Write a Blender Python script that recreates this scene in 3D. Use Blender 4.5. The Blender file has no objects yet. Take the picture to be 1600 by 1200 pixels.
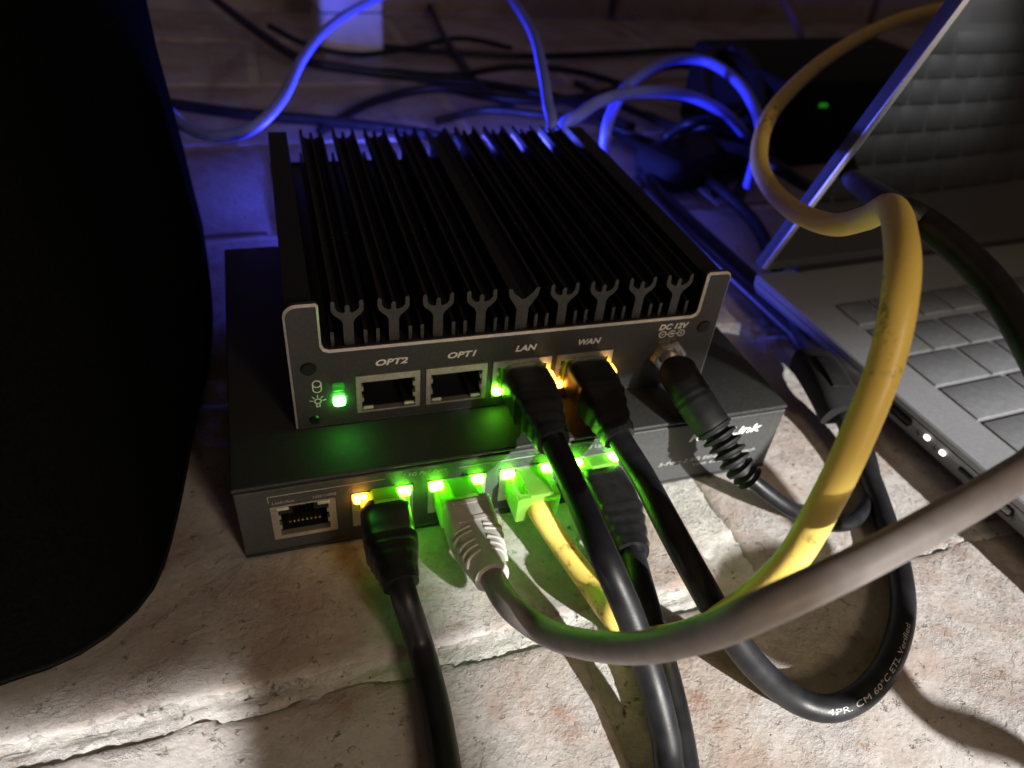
import bpy, bmesh, math, random
from mathutils import Vector, Matrix, noise
random.seed(7)
S = 0.001                                   # everything below is written in millimetres
scn = bpy.context.scene
col = scn.collection
V = Vector

# ------------------------------------------------------------------ camera
CAM = V((16.21, -126.08, 152.0)); YAW, PIT, ROL, FPX = 0.3713, 0.6689, 0.1095, 1144.85
FWD = V((math.sin(YAW)*math.cos(PIT), math.cos(YAW)*math.cos(PIT), -math.sin(PIT)))
_r = V((math.cos(YAW), -math.sin(YAW), 0)); _u = _r.cross(FWD)
RT = _r*math.cos(ROL) + _u*math.sin(ROL); UP = -_r*math.sin(ROL) + _u*math.cos(ROL)
cam = bpy.data.cameras.new('camera'); cam_o = bpy.data.objects.new('camera', cam); col.objects.link(cam_o)
m = Matrix((RT, UP, -FWD)).transposed().to_4x4(); m.translation = CAM*S
cam_o.matrix_world = m
cam.sensor_width = 36; cam.lens = 36*FPX/1600; cam.clip_start = 0.004; cam.clip_end = 20
cam.dof.use_dof = True; cam.dof.focus_distance = 0.165; cam.dof.aperture_fstop = 14.0
scn.camera = cam_o

# ------------------------------------------------------------------ light
scn.render.engine = 'CYCLES'
scn.cycles.use_denoising = True
scn.cycles.max_bounces = 8
scn.cycles.sample_clamp_indirect = 3.0
scn.view_settings.view_transform = 'Standard'; scn.view_settings.look = 'None'
scn.view_settings.exposure = 0; scn.view_settings.gamma = 1
w = bpy.data.worlds.new('World'); scn.world = w; w.use_nodes = True
w.node_tree.nodes['Background'].inputs[0].default_value = (0.062, 0.042, 0.032, 1)
w.node_tree.nodes['Background'].inputs[1].default_value = 1.0

def lamp_nodes(l):
    l.use_nodes = True
    return l.node_tree, l.node_tree.nodes, l.node_tree.links

def masked_spot(name, loc, aim, power, color, size_deg, x_edge=None, y_edge=None, radius=0.004, spill=0.0):
    """a spot whose added beam mask imitates straight shadow edges (edges given as lines on the floor, with softness)"""
    l = bpy.data.lights.new(name, 'SPOT'); l.energy = power; l.color = color
    l.spot_size = math.radians(size_deg); l.spot_blend = 0.35; l.shadow_soft_size = radius
    o = bpy.data.objects.new(name, l); col.objects.link(o); o.location = V(loc)*S
    o.rotation_euler = (V(aim)-V(loc)).to_track_quat('-Z', 'Y').to_euler()
    nt, N, L = lamp_nodes(l)
    em = N['Emission']
    g = N.new('ShaderNodeNewGeometry'); sep = N.new('ShaderNodeSeparateXYZ'); L.new(g.outputs['Incoming'], sep.inputs[0])
    def mth(op, a, b=None):
        n = N.new('ShaderNodeMath'); n.operation = op
        for i, v in enumerate((a, b)):
            if v is None: continue
            if isinstance(v, (int, float)): n.inputs[i].default_value = v
            else: L.new(v, n.inputs[i])
        return n.outputs[0]
    az = mth('MAXIMUM', mth('ABSOLUTE', sep.outputs[2]), 0.02)
    out = None  # made-up mask: dims the beam past the edges, no real doors there
    # the ratio sideways/down along the beam gives where it meets the floor
    for axis, edge in ((0, x_edge), (1, y_edge)):
        if not edge: continue
        k = mth('DIVIDE', mth('ABSOLUTE', sep.outputs[axis]), az)          # metres sideways per metre of drop
        p0, p1 = [abs(e-loc[axis])/loc[2] for e in edge]                    # full light .. no light
        mr = N.new('ShaderNodeMapRange'); mr.interpolation_type = 'SMOOTHSTEP'; L.new(k, mr.inputs[0])
        mr.inputs[1].default_value = min(p0, p1); mr.inputs[2].default_value = max(p0, p1)
        mr.inputs[3].default_value = 1 if p0 < p1 else 0; mr.inputs[4].default_value = 0 if p0 < p1 else 1
        out = mr.outputs[0] if out is None else mth('MULTIPLY', out, mr.outputs[0])
    if out is not None: L.new(mth('ADD', mth('MULTIPLY', out, 1-spill), spill), em.inputs['Strength'])
    return o

masked_spot('torch', (410, -985, 500), (125, -35, 0), 148.0, (1.0, 0.97, 0.94), 22, x_edge=(49, 42), y_edge=(28, 88), radius=0.008, spill=0.018)
masked_spot('added_patch_spot', (-60, -270, 110), (-40, -60, 0), 9.0, (1.0, 0.96, 0.93), 50, x_edge=(-6, -1), y_edge=(-39, -31), radius=0.004)  # extra spot added only for the lit floor patch at lower left

def point(name, loc, power, color, r=0.004):
    l = bpy.data.lights.new(name, 'POINT'); l.energy = power; l.color = color; l.shadow_soft_size = r
    o = bpy.data.objects.new(name, l); col.objects.link(o); o.location = V(loc)*S
    return o
point('added_warm_fill', (170, -420, 240), 2.2, (1.0, 0.74, 0.48), 0.05)  # warm fill added in front of the boxes, not a lamp of the room
point('blue_glow', (100, 196, 3.0), 2.2, (0.085, 0.10, 1.0), 0.01)

# ------------------------------------------------------------------ helpers
def tag(o, label=None, cat=None, group=None, kind=None):
    if label: o['label'] = label
    if cat: o['category'] = cat
    if group: o['group'] = group
    if kind: o['kind'] = kind
    return o

def empty(name, loc=(0, 0, 0), rz=0.0, label=None, cat=None, group=None):
    o = bpy.data.objects.new(name, None); col.objects.link(o)
    o.location = V(loc)*S; o.rotation_euler = (0, 0, rz); o.empty_display_size = 0.01
    return tag(o, label, cat, group)

def build(name, bm, mats, parent=None, smooth=True, world=False, angle=35):
    """link one bmesh (mm, in the thing's own frame, or in world mm when world=True) as one mesh object"""
    bm.normal_update()
    if world and parent is not None:
        root = parent
        while root.parent is not None: root = root.parent
        R = Matrix.Rotation(-root.rotation_euler.z, 4, 'Z') @ Matrix.Translation(-root.location/S)
        bm.transform(R)
    bm.transform(Matrix.Scale(S, 4))
    me = bpy.data.meshes.new(name); bm.to_mesh(me); bm.free()
    for mt in (mats if isinstance(mats, (list, tuple)) else [mats]): me.materials.append(mt)
    if smooth:
        me.polygons.foreach_set('use_smooth', [True]*len(me.polygons))
        me.set_sharp_from_angle(angle=math.radians(angle))
    o = bpy.data.objects.new(name, me); col.objects.link(o)
    if parent is not None: o.parent = parent
    return o

def merge(bm, other):
    me = bpy.data.meshes.new('tmp'); other.to_mesh(me); other.free(); bm.from_mesh(me); bpy.data.meshes.remove(me)

def box(bm, lo, hi, bev=0.0, seg=2, mi=0, mat=None):
    t = bmesh.new(); bmesh.ops.create_cube(t, size=1)
    for v in t.verts:
        v.co = V([lo[i] + (v.co[i]+0.5)*(hi[i]-lo[i]) for i in range(3)])
    if bev > 0: bmesh.ops.bevel(t, geom=t.edges[:], offset=bev, segments=seg, affect='EDGES', profile=0.5)
    if mat is not None: t.transform(mat)
    for f in t.faces: f.material_index = mi
    merge(bm, t); return bm

def B(*a, **k): return box(bmesh.new(), *a, **k)

def prism(bm, poly, d0, d1, plane='xz', mi=0, bev=0.0):
    """closed outline (counter-clockwise) extruded between d0 and d1 along the third axis"""
    t = bmesh.new()
    def mk(p, d):
        if plane == 'xz': return V((p[0], d, p[1]))
        if plane == 'xy': return V((p[0], p[1], d))
        return V((d, p[0], p[1]))
    a = [t.verts.new(mk(p, d0)) for p in poly]; b = [t.verts.new(mk(p, d1)) for p in poly]
    t.faces.new(a); t.faces.new(b[::-1])
    n = len(poly)
    for i in range(n): t.faces.new((a[i], b[i], b[(i+1) % n], a[(i+1) % n]))
    bmesh.ops.recalc_face_normals(t, faces=t.faces[:])
    if bev: bmesh.ops.bevel(t, geom=t.edges[:], offset=bev, segments=2, affect='EDGES', profile=0.5)
    for f in t.faces: f.material_index = mi
    merge(bm, t); return bm

def cyl(bm, c, axis, r0, r1, L, n=24, mi=0):
    """a (tapered) cylinder from c along axis"""
    ax = V(axis).normalized(); q = V((0, 0, 1)).rotation_difference(ax).to_matrix()
    A = [bm.verts.new(V(c) + q @ V((r0*math.cos(2*math.pi*i/n), r0*math.sin(2*math.pi*i/n), 0))) for i in range(n)]
    C = [bm.verts.new(V(c) + q @ V((r1*math.cos(2*math.pi*i/n), r1*math.sin(2*math.pi*i/n), L))) for i in range(n)]
    fs = [bm.faces.new(A[::-1]), bm.faces.new(C)]
    for i in range(n): fs.append(bm.faces.new((A[i], A[(i+1) % n], C[(i+1) % n], C[i])))
    for f in fs: f.material_index = mi
    return bm

def ring(bm, c, axis, ri, ro, L, n=24, mi=0):
    ax = V(axis).normalized(); q = V((0, 0, 1)).rotation_difference(ax).to_matrix()
    def loop(r, z): return [bm.verts.new(V(c) + q @ V((r*math.cos(2*math.pi*i/n), r*math.sin(2*math.pi*i/n), z))) for i in range(n)]
    a, b, cc, d = loop(ro, 0), loop(ro, L), loop(ri, L), loop(ri, 0)
    for p, q2 in ((a, b), (b, cc), (cc, d), (d, a)):
        for i in range(n):
            f = bm.faces.new((p[i], p[(i+1) % n], q2[(i+1) % n], q2[i])); f.material_index = mi
    return bm

def spline(pts, step=1.2):
    """Catmull-Rom through the points, resampled evenly"""
    P = [V(p) for p in pts]; P = [P[0]*2-P[1]] + P + [P[-1]*2-P[-2]]
    out = []
    for i in range(1, len(P)-2):
        p0, p1, p2, p3 = P[i-1:i+3]
        n = max(4, int((p2-p1).length/step*2))
        for k in range(n):
            t = k/n
            out.append(0.5*((2*p1) + (p2-p0)*t + (2*p0-5*p1+4*p2-p3)*t*t + (3*p1-p0-3*p2+p3)*t**3))
    out.append(P[-2])
    res = [out[0]]; acc = 0
    for a, b in zip(out, out[1:]):
        d = (b-a).length
        while acc + d >= step:
            a = a + (b-a)*((step-acc)/d); res.append(a.copy()); d = (b-a).length; acc = 0
        acc += d
    if (res[-1]-out[-1]).length > step*0.3: res.append(out[-1])
    return res

def frames(path, ref=V((1, 0, 0))):
    """tangent, right, up along a path, carried along without twisting"""
    F = []; r = None
    for i, p in enumerate(path):
        t = (path[min(i+1, len(path)-1)] - path[max(i-1, 0)]).normalized()
        if r is None: r = (ref - t*ref.dot(t)).normalized()
        else: r = (r - t*r.dot(t)).normalized()
        F.append((t, r, t.cross(r)*-1))
    return F

def sweep(bm, path, prof, n=20, power=2.0, ref=V((1, 0, 0)), mi=0, caps=True):
    """prof(i, s) -> (half width, half height, superellipse power) at index i and arc length s"""
    F = frames(path, ref); s = 0; loops = []
    for i, p in enumerate(path):
        if i: s += (p-path[i-1]).length
        a, b, pw = prof(i, s)
        t, r, u = F[i]; lp = []
        for k in range(n):
            an = 2*math.pi*k/n; c, sn = math.cos(an), math.sin(an)
            x = math.copysign(abs(c)**(2/pw), c)*a; y = math.copysign(abs(sn)**(2/pw), sn)*b
            lp.append(bm.verts.new(p + r*x + u*y))
        loops.append(lp)
    fs = []
    for A, C in zip(loops, loops[1:]):
        for k in range(n): fs.append(bm.faces.new((A[k], A[(k+1) % n], C[(k+1) % n], C[k])))
    if caps: fs += [bm.faces.new(loops[0][::-1]), bm.faces.new(loops[-1])]
    for f in fs: f.material_index = mi
    bmesh.ops.recalc_face_normals(bm, faces=fs)
    return bm

def tube(bm, path, r, n=18, mi=0): return sweep(bm, path, lambda i, s: (r, r, 2.0), n=n, mi=mi)

def text_bm(body, size, shear=0.0, bold=0.0, extrude=0.03, space=1.0, align='LEFT'):
    c = bpy.data.curves.new('lettering', 'FONT'); c.body = body; c.size = size; c.shear = shear
    c.offset = bold; c.extrude = extrude; c.space_character = space; c.align_x = align; c.resolution_u = 3
    o = bpy.data.objects.new('lettering', c); col.objects.link(o)
    dg = bpy.context.evaluated_depsgraph_get()
    me = bpy.data.meshes.new_from_object(o.evaluated_get(dg))
    bpy.data.objects.remove(o); bpy.data.curves.remove(c)
    bm = bmesh.new(); bm.from_mesh(me); bpy.data.meshes.remove(me)
    return bm

def lettering(body, x, z, width, height, parent, mt, y=-0.05, shear=0.2, bold=0.0):
    """flat print on a front (x, z) face, fitted to a width and cap height"""
    bm = text_bm(body, 10, shear, bold, 0.02)
    xs = [v.co.x for v in bm.verts]; ys = [v.co.y for v in bm.verts]
    x0, x1, y0 = min(xs), max(xs), 0.0; y1 = max(ys)
    sx, sy = width/(x1-x0), height/(y1-y0)
    for v in bm.verts:
        v.co = V((x + (v.co.x-x0)*sx, y - v.co.z, z + (v.co.y-y0)*sy))
    bmesh.ops.recalc_face_normals(bm, faces=bm.faces[:])
    return build('lettering', bm, mt, parent, smooth=False)

# ------------------------------------------------------------------ materials
def srgb(r, g, b):
    f = lambda c: (c/255/12.92) if c/255 <= 0.04045 else ((c/255+0.055)/1.055)**2.4
    return (f(r), f(g), f(b), 1)

def mat(name, color, rough=0.5, metal=0.0, spec=0.5, emit=None, estr=0.0, noise_amt=0.0, noise_scale=900, bump=0.0, bump_scale=2500, coat=0.0, trans=0.0):
    m = bpy.data.materials.new(name); m.use_nodes = True
    nt = m.node_tree; N, L = nt.nodes, nt.links; p = N['Principled BSDF']
    p.inputs['Base Color'].default_value = (*color[:3], 1); p.inputs['Roughness'].default_value = rough
    p.inputs['Metallic'].default_value = metal; p.inputs['Specular IOR Level'].default_value = spec
    p.inputs['Coat Weight'].default_value = coat; p.inputs['Transmission Weight'].default_value = trans
    if emit: p.inputs['Emission Color'].default_value = (*emit[:3], 1); p.inputs['Emission Strength'].default_value = estr
    tc = None
    if noise_amt or bump:
        tc = N.new('ShaderNodeTexCoord')
    if noise_amt:
        n = N.new('ShaderNodeTexNoise'); n.inputs['Scale'].default_value = noise_scale; n.inputs['Detail'].default_value = 6
        L.new(tc.outputs['Object'], n.inputs['Vector'])
        mr = N.new('ShaderNodeMapRange'); mr.inputs[1].default_value = 0.3; mr.inputs[2].default_value = 0.7
        mr.inputs[3].default_value = 1-noise_amt; mr.inputs[4].default_value = 1+noise_amt
        L.new(n.outputs['Fac'], mr.inputs[0])
        mx = N.new('ShaderNodeMix'); mx.data_type = 'RGBA'; mx.blend_type = 'MULTIPLY'; mx.inputs[0].default_value = 1
        mx.inputs[6].default_value = (*color[:3], 1); L.new(mr.outputs[0], mx.inputs[7]); L.new(mx.outputs[2], p.inputs['Base Color'])
        r2 = N.new('ShaderNodeMapRange'); r2.inputs[3].default_value = max(0.02, rough-noise_amt*0.3); r2.inputs[4].default_value = min(1, rough+noise_amt*0.3)
        L.new(n.outputs['Fac'], r2.inputs[0]); L.new(r2.outputs[0], p.inputs['Roughness'])
    if bump:
        n = N.new('ShaderNodeTexNoise'); n.inputs['Scale'].default_value = bump_scale; n.inputs['Detail'].default_value = 4
        L.new(tc.outputs['Object'], n.inputs['Vector'])
        b = N.new('ShaderNodeBump'); b.inputs['Strength'].default_value = bump; b.inputs['Distance'].default_value = 0.0003
        L.new(n.outputs['Fac'], b.inputs['Height']); L.new(b.outputs[0], p.inputs['Normal'])
    return m

M = {}
M['anodized'] = mat('black_anodized', (0.018, 0.018, 0.018), 0.42, 0, 0.5, noise_amt=0.25, noise_scale=700, bump=0.25)
M['fin'] = mat('black_fin', (0.013, 0.013, 0.013), 0.6, 0, 0.3, noise_amt=0.25, noise_scale=500, bump=0.2)
M['fin_front_lit'] = mat('fin_front_lit_tone', (0.06, 0.06, 0.058), 0.5, 0.2, 0.5, noise_amt=0.3, noise_scale=1500, bump=0.3)  # same anodized fins, front ends lightened to imitate light falling on them
M['plate'] = mat('dark_grey_brushed', (0.05, 0.051, 0.05), 0.42, 0.2, 0.5, noise_amt=0.2, noise_scale=1200, bump=0.2, bump_scale=4000)
M['alu'] = mat('bare_aluminium', (0.75, 0.74, 0.72), 0.28, 1.0, noise_amt=0.1, noise_scale=800)
M['cut_edge'] = mat('bright_cut_edge', (0.88, 0.87, 0.84), 0.35, 0.45, noise_amt=0.1, noise_scale=700)
M['shield'] = mat('tinned_steel', (0.72, 0.68, 0.60), 0.42, 0.85, noise_amt=0.12, noise_scale=900)
M['cavity'] = mat('black_port_plastic', (0.012, 0.012, 0.012), 0.5)
M['gold'] = mat('gold_contact', (0.9, 0.75, 0.4), 0.3, 1.0)
M['print'] = mat('white_print', (0.86, 0.86, 0.83), 0.6)
M['print_dim'] = mat('grey_print', (0.42, 0.42, 0.40), 0.6, noise_amt=0.35, noise_scale=2500)
M['switch'] = mat('black_painted_steel', (0.030, 0.032, 0.031), 0.5, 0.1, 0.5, noise_amt=0.2, noise_scale=1000, bump=0.45, bump_scale=3500)
M['switch_front'] = mat('black_front_lit_tone', (0.06, 0.063, 0.062), 0.5, 0.1, 0.5, noise_amt=0.2, noise_scale=1000, bump=0.45, bump_scale=3500)  # same black paint, made lighter to imitate light on the front
M['screw'] = mat('black_screw', (0.03, 0.03, 0.03), 0.35, 0.6)
M['rubber'] = mat('black_rubber', (0.013, 0.0135, 0.014), 0.62, 0, 0.35, noise_amt=0.35, noise_scale=300, bump=0.15)
M['pvc_black'] = mat('black_cable_jacket', (0.010, 0.0105, 0.0125), 0.44, 0, 0.36, noise_amt=0.4, noise_scale=220, bump=0.12)
M['boot_black'] = mat('black_boot', (0.010, 0.0105, 0.0105), 0.36, 0, 0.42, noise_amt=0.3, noise_scale=400)
M['pvc_grey'] = mat('grey_cable_jacket', (0.29, 0.27, 0.265), 0.5, 0, 0.35, noise_amt=0.12, noise_scale=250, bump=0.15)
M['boot_grey'] = mat('grey_boot', (0.60, 0.58, 0.52), 0.5, noise_amt=0.1, noise_scale=400)
M['pvc_white_blue_lit'] = mat('white_jacket_painted_blue_lit', (0.22, 0.27, 0.90), 0.45, noise_amt=0.08, noise_scale=200)  # white jackets coloured blue to imitate the blue lamp's light
M['white_plastic'] = mat('white_plastic', (0.62, 0.62, 0.60), 0.45, noise_amt=0.12, noise_scale=60)
M['dark_plastic'] = mat('dark_plastic', (0.004, 0.004, 0.0045), 0.9, noise_amt=0.2, noise_scale=150)
M['fabric'] = mat('black_fabric', (0.004, 0.004, 0.0045), 0.95, 0, 0.0, noise_amt=0.4, noise_scale=1500, bump=0.6, bump_scale=1800)
M['seam'] = mat('fabric_piping', (0.01, 0.01, 0.01), 0.9, 0, 0.1)
M['laptop'] = mat('silver_laptop', (0.31, 0.32, 0.34), 0.45, 0.35, noise_amt=0.08, noise_scale=900, bump=0.12, bump_scale=6000)
M['key'] = mat('grey_key', (0.19, 0.20, 0.215), 0.45, 0.2, noise_amt=0.12, noise_scale=500, bump=0.1, bump_scale=5000)
M['lid_shell'] = mat('dark_lid_shell', (0.06, 0.06, 0.065), 0.7, 0.0, 0.3, noise_amt=0.1)
M['polished'] = mat('polished_edge', (0.95, 0.95, 0.95), 0.3, 1.0, noise_amt=0.05)
M['screen'] = mat('dark_glossy_screen', (0.006, 0.006, 0.007), 0.11, 0, 1.0, coat=1.0)
M['slot'] = mat('black_slot', (0.006, 0.006, 0.006), 0.6)
M['white_led'] = mat('white_status_light', (0.9, 0.9, 0.9), 0.3, emit=(1, 1, 1), estr=3.0)
M['green_led'] = mat('green_light', (0.1, 0.6, 0.1), 0.3, emit=(0.19, 1.0, 0.03), estr=62.0)
M['green_led_soft'] = mat('green_light_dim', (0.05, 0.5, 0.05), 0.3, emit=(0.05, 1.0, 0.03), estr=0.12)
M['green_power'] = mat('green_power_light', (0.1, 0.6, 0.1), 0.3, emit=(0.10, 1.0, 0.08), estr=38.0)
M['amber_led'] = mat('amber_light', (0.7, 0.35, 0.05), 0.3, emit=(1.0, 0.42, 0.03), estr=30.0)
M['orange_led'] = mat('orange_light', (0.7, 0.3, 0.05), 0.3, emit=(1.0, 0.30, 0.03), estr=22.0)
M['unlit_led'] = mat('unlit_lens', (0.55, 0.56, 0.45), 0.35)
M['lit_plug_edge'] = mat('amber_lit_edge', (0.7, 0.4, 0.05), 0.3, emit=(1.0, 0.5, 0.06), estr=7.0)

def green_lit_plastic():
    m = bpy.data.materials.new('clear_plug_green_lit_tint'); m.use_nodes = True; N, L = m.node_tree.nodes, m.node_tree.links
    p = N['Principled BSDF']; p.inputs['Base Color'].default_value = (0.42, 0.68, 0.14, 1); p.inputs['Roughness'].default_value = 0.16  # green of the port lights put into the clear plastic's colour
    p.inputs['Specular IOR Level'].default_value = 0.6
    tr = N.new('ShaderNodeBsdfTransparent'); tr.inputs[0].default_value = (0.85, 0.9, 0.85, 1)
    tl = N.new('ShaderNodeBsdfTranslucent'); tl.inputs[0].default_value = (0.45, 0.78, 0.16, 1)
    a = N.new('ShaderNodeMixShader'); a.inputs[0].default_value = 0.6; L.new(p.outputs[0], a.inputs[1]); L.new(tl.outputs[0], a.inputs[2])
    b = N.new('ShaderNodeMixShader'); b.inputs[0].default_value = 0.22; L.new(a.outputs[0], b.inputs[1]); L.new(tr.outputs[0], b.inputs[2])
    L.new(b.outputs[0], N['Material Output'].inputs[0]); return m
M['clear'] = green_lit_plastic()
M['block'] = mat('plug_core_green_lit_tint', (0.30, 0.52, 0.06), 0.5)  # core coloured green too, as if lit by the port lights

def yellow_jacket():
    m = mat('yellow_cable_jacket', (0.60, 0.37, 0.045), 0.42, 0, 0.45, bump=0.15, bump_scale=1200); N, L = m.node_tree.nodes, m.node_tree.links
    p = N['Principled BSDF']; tc = N.new('ShaderNodeTexCoord')
    a = N.new('ShaderNodeTexNoise'); a.inputs['Scale'].default_value = 55; a.inputs['Detail'].default_value = 3; L.new(tc.outputs['Object'], a.inputs[0])
    b = N.new('ShaderNodeTexNoise'); b.inputs['Scale'].default_value = 420; b.inputs['Detail'].default_value = 8; b.inputs['Roughness'].default_value = 0.7; L.new(tc.outputs['Object'], b.inputs[0])
    mu = N.new('ShaderNodeMath'); mu.operation = 'MULTIPLY'; L.new(a.outputs[0], mu.inputs[0]); L.new(b.outputs[0], mu.inputs[1])
    r = N.new('ShaderNodeMapRange'); r.inputs[1].default_value = 0.31; r.inputs[2].default_value = 0.40; L.new(mu.outputs[0], r.inputs[0])
    r.inputs[4].default_value = 0.8
    mx = N.new('ShaderNodeMix'); mx.data_type = 'RGBA'; L.new(r.outputs[0], mx.inputs[0])
    mx.inputs[6].default_value = (0.95, 0.71, 0.16, 1); mx.inputs[7].default_value = (0.13, 0.075, 0.025, 1)
    L.new(mx.outputs[2], p.inputs['Base Color']); return m
M['pvc_yellow'] = yellow_jacket()

def masonry(name, white, brown, thr, pits, bump):
    """limewashed old brick: pale wash worn through to the brick in patches, crumbs and pits"""
    m = bpy.data.materials.new(name); m.use_nodes = True; N, L = m.node_tree.nodes, m.node_tree.links
    p = N['Principled BSDF']; p.inputs['Roughness'].default_value = 0.9; p.inputs['Specular IOR Level'].default_value = 0.2
    g = N.new('ShaderNodeNewGeometry')
    def nz(scale, detail=6, rough=0.6, dist=0.0):
        n = N.new('ShaderNodeTexNoise'); n.inputs['Scale'].default_value = scale; n.inputs['Detail'].default_value = detail
        n.inputs['Roughness'].default_value = rough; n.inputs['Distortion'].default_value = dist
        L.new(g.outputs['Position'], n.inputs['Vector']); return n.outputs['Fac']
    def rng(v, a, b, c=0.0, d=1.0):
        r = N.new('ShaderNodeMapRange'); L.new(v, r.inputs[0])
        for i, q in zip((1, 2, 3, 4), (a, b, c, d)): r.inputs[i].default_value = q
        return r.outputs[0]
    def mix(f, a, b, bt='MIX'):
        x = N.new('ShaderNodeMix'); x.data_type = 'RGBA'; x.blend_type = bt
        for i, q in ((0, f), (6, a), (7, b)):
            if hasattr(q, 'is_linked'): L.new(q, x.inputs[i])
            else: x.inputs[i].default_value = q
        return x.outputs[2]
    big = nz(26, 5, 0.62, 0.6); mid = nz(120, 7, 0.68); fine = nz(900, 6, 0.7)
    c = mix(rng(big, thr-0.06, thr+0.10), (*white, 1), (*brown, 1))
    c = mix(rng(mid, 0.40, 0.66), c, mix(0.5, c, (*white, 1)))
    c = mix(rng(nz(60, 6, 0.7), 0.58, 0.75), c, (0.36, 0.20, 0.14, 1))
    c = mix(rng(fine, 0.35, 0.7, 0.0, 0.30), c, (0.22, 0.19, 0.16, 1))
    pit = rng(nz(330, 5, 0.75), 0.60, 0.70, 0.0, pits)
    c = mix(pit, c, (0.12, 0.10, 0.085, 1))
    L.new(c, p.inputs['Base Color'])
    # relief: flakes, grains, cracks
    vo = N.new('ShaderNodeTexVoronoi'); vo.feature = 'DISTANCE_TO_EDGE'; vo.inputs['Scale'].default_value = 70; L.new(g.outputs['Position'], vo.inputs['Vector'])
    def add(a, b, k):
        x = N.new('ShaderNodeMath'); x.operation = 'MULTIPLY_ADD'; L.new(b, x.inputs[0]); x.inputs[1].default_value = k
        if a is None: x.inputs[2].default_value = 0
        else: L.new(a, x.inputs[2])
        return x.outputs[0]
    def mul(a_, b_):
        x = N.new('ShaderNodeMath'); x.operation = 'MULTIPLY'; L.new(a_, x.inputs[0]); L.new(b_, x.inputs[1]); return x.outputs[0]
    rough_zone = rng(nz(30, 3, 0.5), 0.40, 0.62, 0.12, 1.0)
    flakes = rng(nz(360, 7, 0.72), 0.47, 0.68)
    h = add(None, mul(flakes, rough_zone), 0.5)
    h = add(h, mul(nz(1300, 6, 0.8), rough_zone), 0.5)
    h = add(h, nz(700, 4, 0.6), 0.22)
    h = add(h, nz(110, 5, 0.6), 0.6)
    h = add(h, pit, -0.8)
    b = N.new('ShaderNodeBump'); b.inputs['Strength'].default_value = bump; b.inputs['Distance'].default_value = 0.0009
    L.new(h, b.inputs['Height']); L.new(b.outputs[0], p.inputs['Normal'])
    return m
M['brick'] = masonry('limewashed_brick', (0.51, 0.49, 0.475), (0.385, 0.305, 0.26), 0.51, 0.7, 0.8)
M['mortar'] = masonry('crumbling_lime_mortar', (0.68, 0.67, 0.64), (0.50, 0.46, 0.42), 0.62, 0.9, 1.0)
M['wall'] = masonry('painted_wall', (0.42, 0.38, 0.36), (0.30, 0.22, 0.18), 0.55, 0.3, 0.4)

# ------------------------------------------------------------------ setting: brick shelf floor and wall behind
def grid_patch(x0, x1, y0, y1, step, hfun):
    bm = bmesh.new(); nx = max(2, int((x1-x0)/step)); ny = max(2, int((y1-y0)/step))
    vs = [[bm.verts.new((x0+(x1-x0)*i/nx, y0+(y1-y0)*j/ny, 0)) for i in range(nx+1)] for j in range(ny+1)]
    for row in vs:
        for v in row: v.co.z = hfun(v.co.x, v.co.y)
    for j in range(ny):
        for i in range(nx): bm.faces.new((vs[j][i], vs[j][i+1], vs[j+1][i+1], vs[j+1][i]))
    return bm, vs

def nz2(x, y, s, z=0.0): return noise.noise(V((x*s, y*s, z)))

def mortar_h(x, y):
    return -1.15 + 0.3*nz2(x, y, 0.05) + 0.35*nz2(x, y, 0.22, 3) + 0.4*nz2(x, y, 0.6, 5) - 0.8*max(0, 1-abs(y+36.6+1.2*nz2(x, y, .07, 9))/0.9)*(0.4+0.6*(nz2(x, y, 0.03, 1) > -0.1))
bm, _ = grid_patch(-90, 330, -175, 75, 1.15, mortar_h)
far, _ = grid_patch(-420, 1100, 70, 700, 20, lambda x, y: -2.6); merge(bm, far)
side, _ = grid_patch(-420, -88, -175, 72, 20, lambda x, y: -2.6); merge(bm, side)
side, _ = grid_patch(328, 1100, -175, 72, 20, lambda x, y: -2.6); merge(bm, side)
floor = build('floor', bm, M['mortar'], smooth=True, angle=80); tag(floor, kind='structure')

def brick(x0, x1, y0, y1, near, k):
    step = 1.6 if near else 14
    e = 2.0
    def h(x, y):
        d = min(x-x0, x1-x, y-y0, y1-y)
        d += 1.6*nz2(x, y, 0.09, k) + 0.6*nz2(x, y, 0.4, k+4)
        drop = 0 if d > e else -1.1*(1-max(0, d)/e)**2
        z = drop - 0.45 + 0.45*nz2(x, y, 0.025, k) + 0.26*nz2(x, y, 0.13, k+1) + 0.20*nz2(x, y, 0.42, k+2)
        return min(z, -0.02)
    bm, vs = grid_patch(x0, x1, y0, y1, step, h)
    ed = [e_ for e_ in bm.edges if e_.is_boundary]
    g = bmesh.ops.extrude_edge_only(bm, edges=ed)
    for v in g['geom']:
        if isinstance(v, bmesh.types.BMVert): v.co.z = -9
    o = build('brick', bm, M['brick'], floor, angle=70)
    return o
rows = [(-172, -40, (-420, -135, 78, 291, 504)), (-35, 63, (-420, -310, -97, 121, 334, 547))]
y = 73; off = 0
k = 0
BR = []
for (ya, yb, js) in rows:
    for xa, xb in zip(js, js[1:]):
        BR.append((xa+5, xb-5, ya, yb, True))
y = 70; r = 0
while y < 560:
    x = -300 + (107 if r % 2 else 0) + random.uniform(-6, 6)
    while x < 900:
        if x > -310 + 0 and x < 300 + y*1.1: BR.append((x+4, x+211, y+4, y+98, False))
        x += 215
    y += 102; r += 1
for (xa, xb, ya, yb, near) in BR:
    k += 1
    brick(xa, xb, ya, yb, near and xb > -100 and xa < 300, k*3.7)

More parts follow.
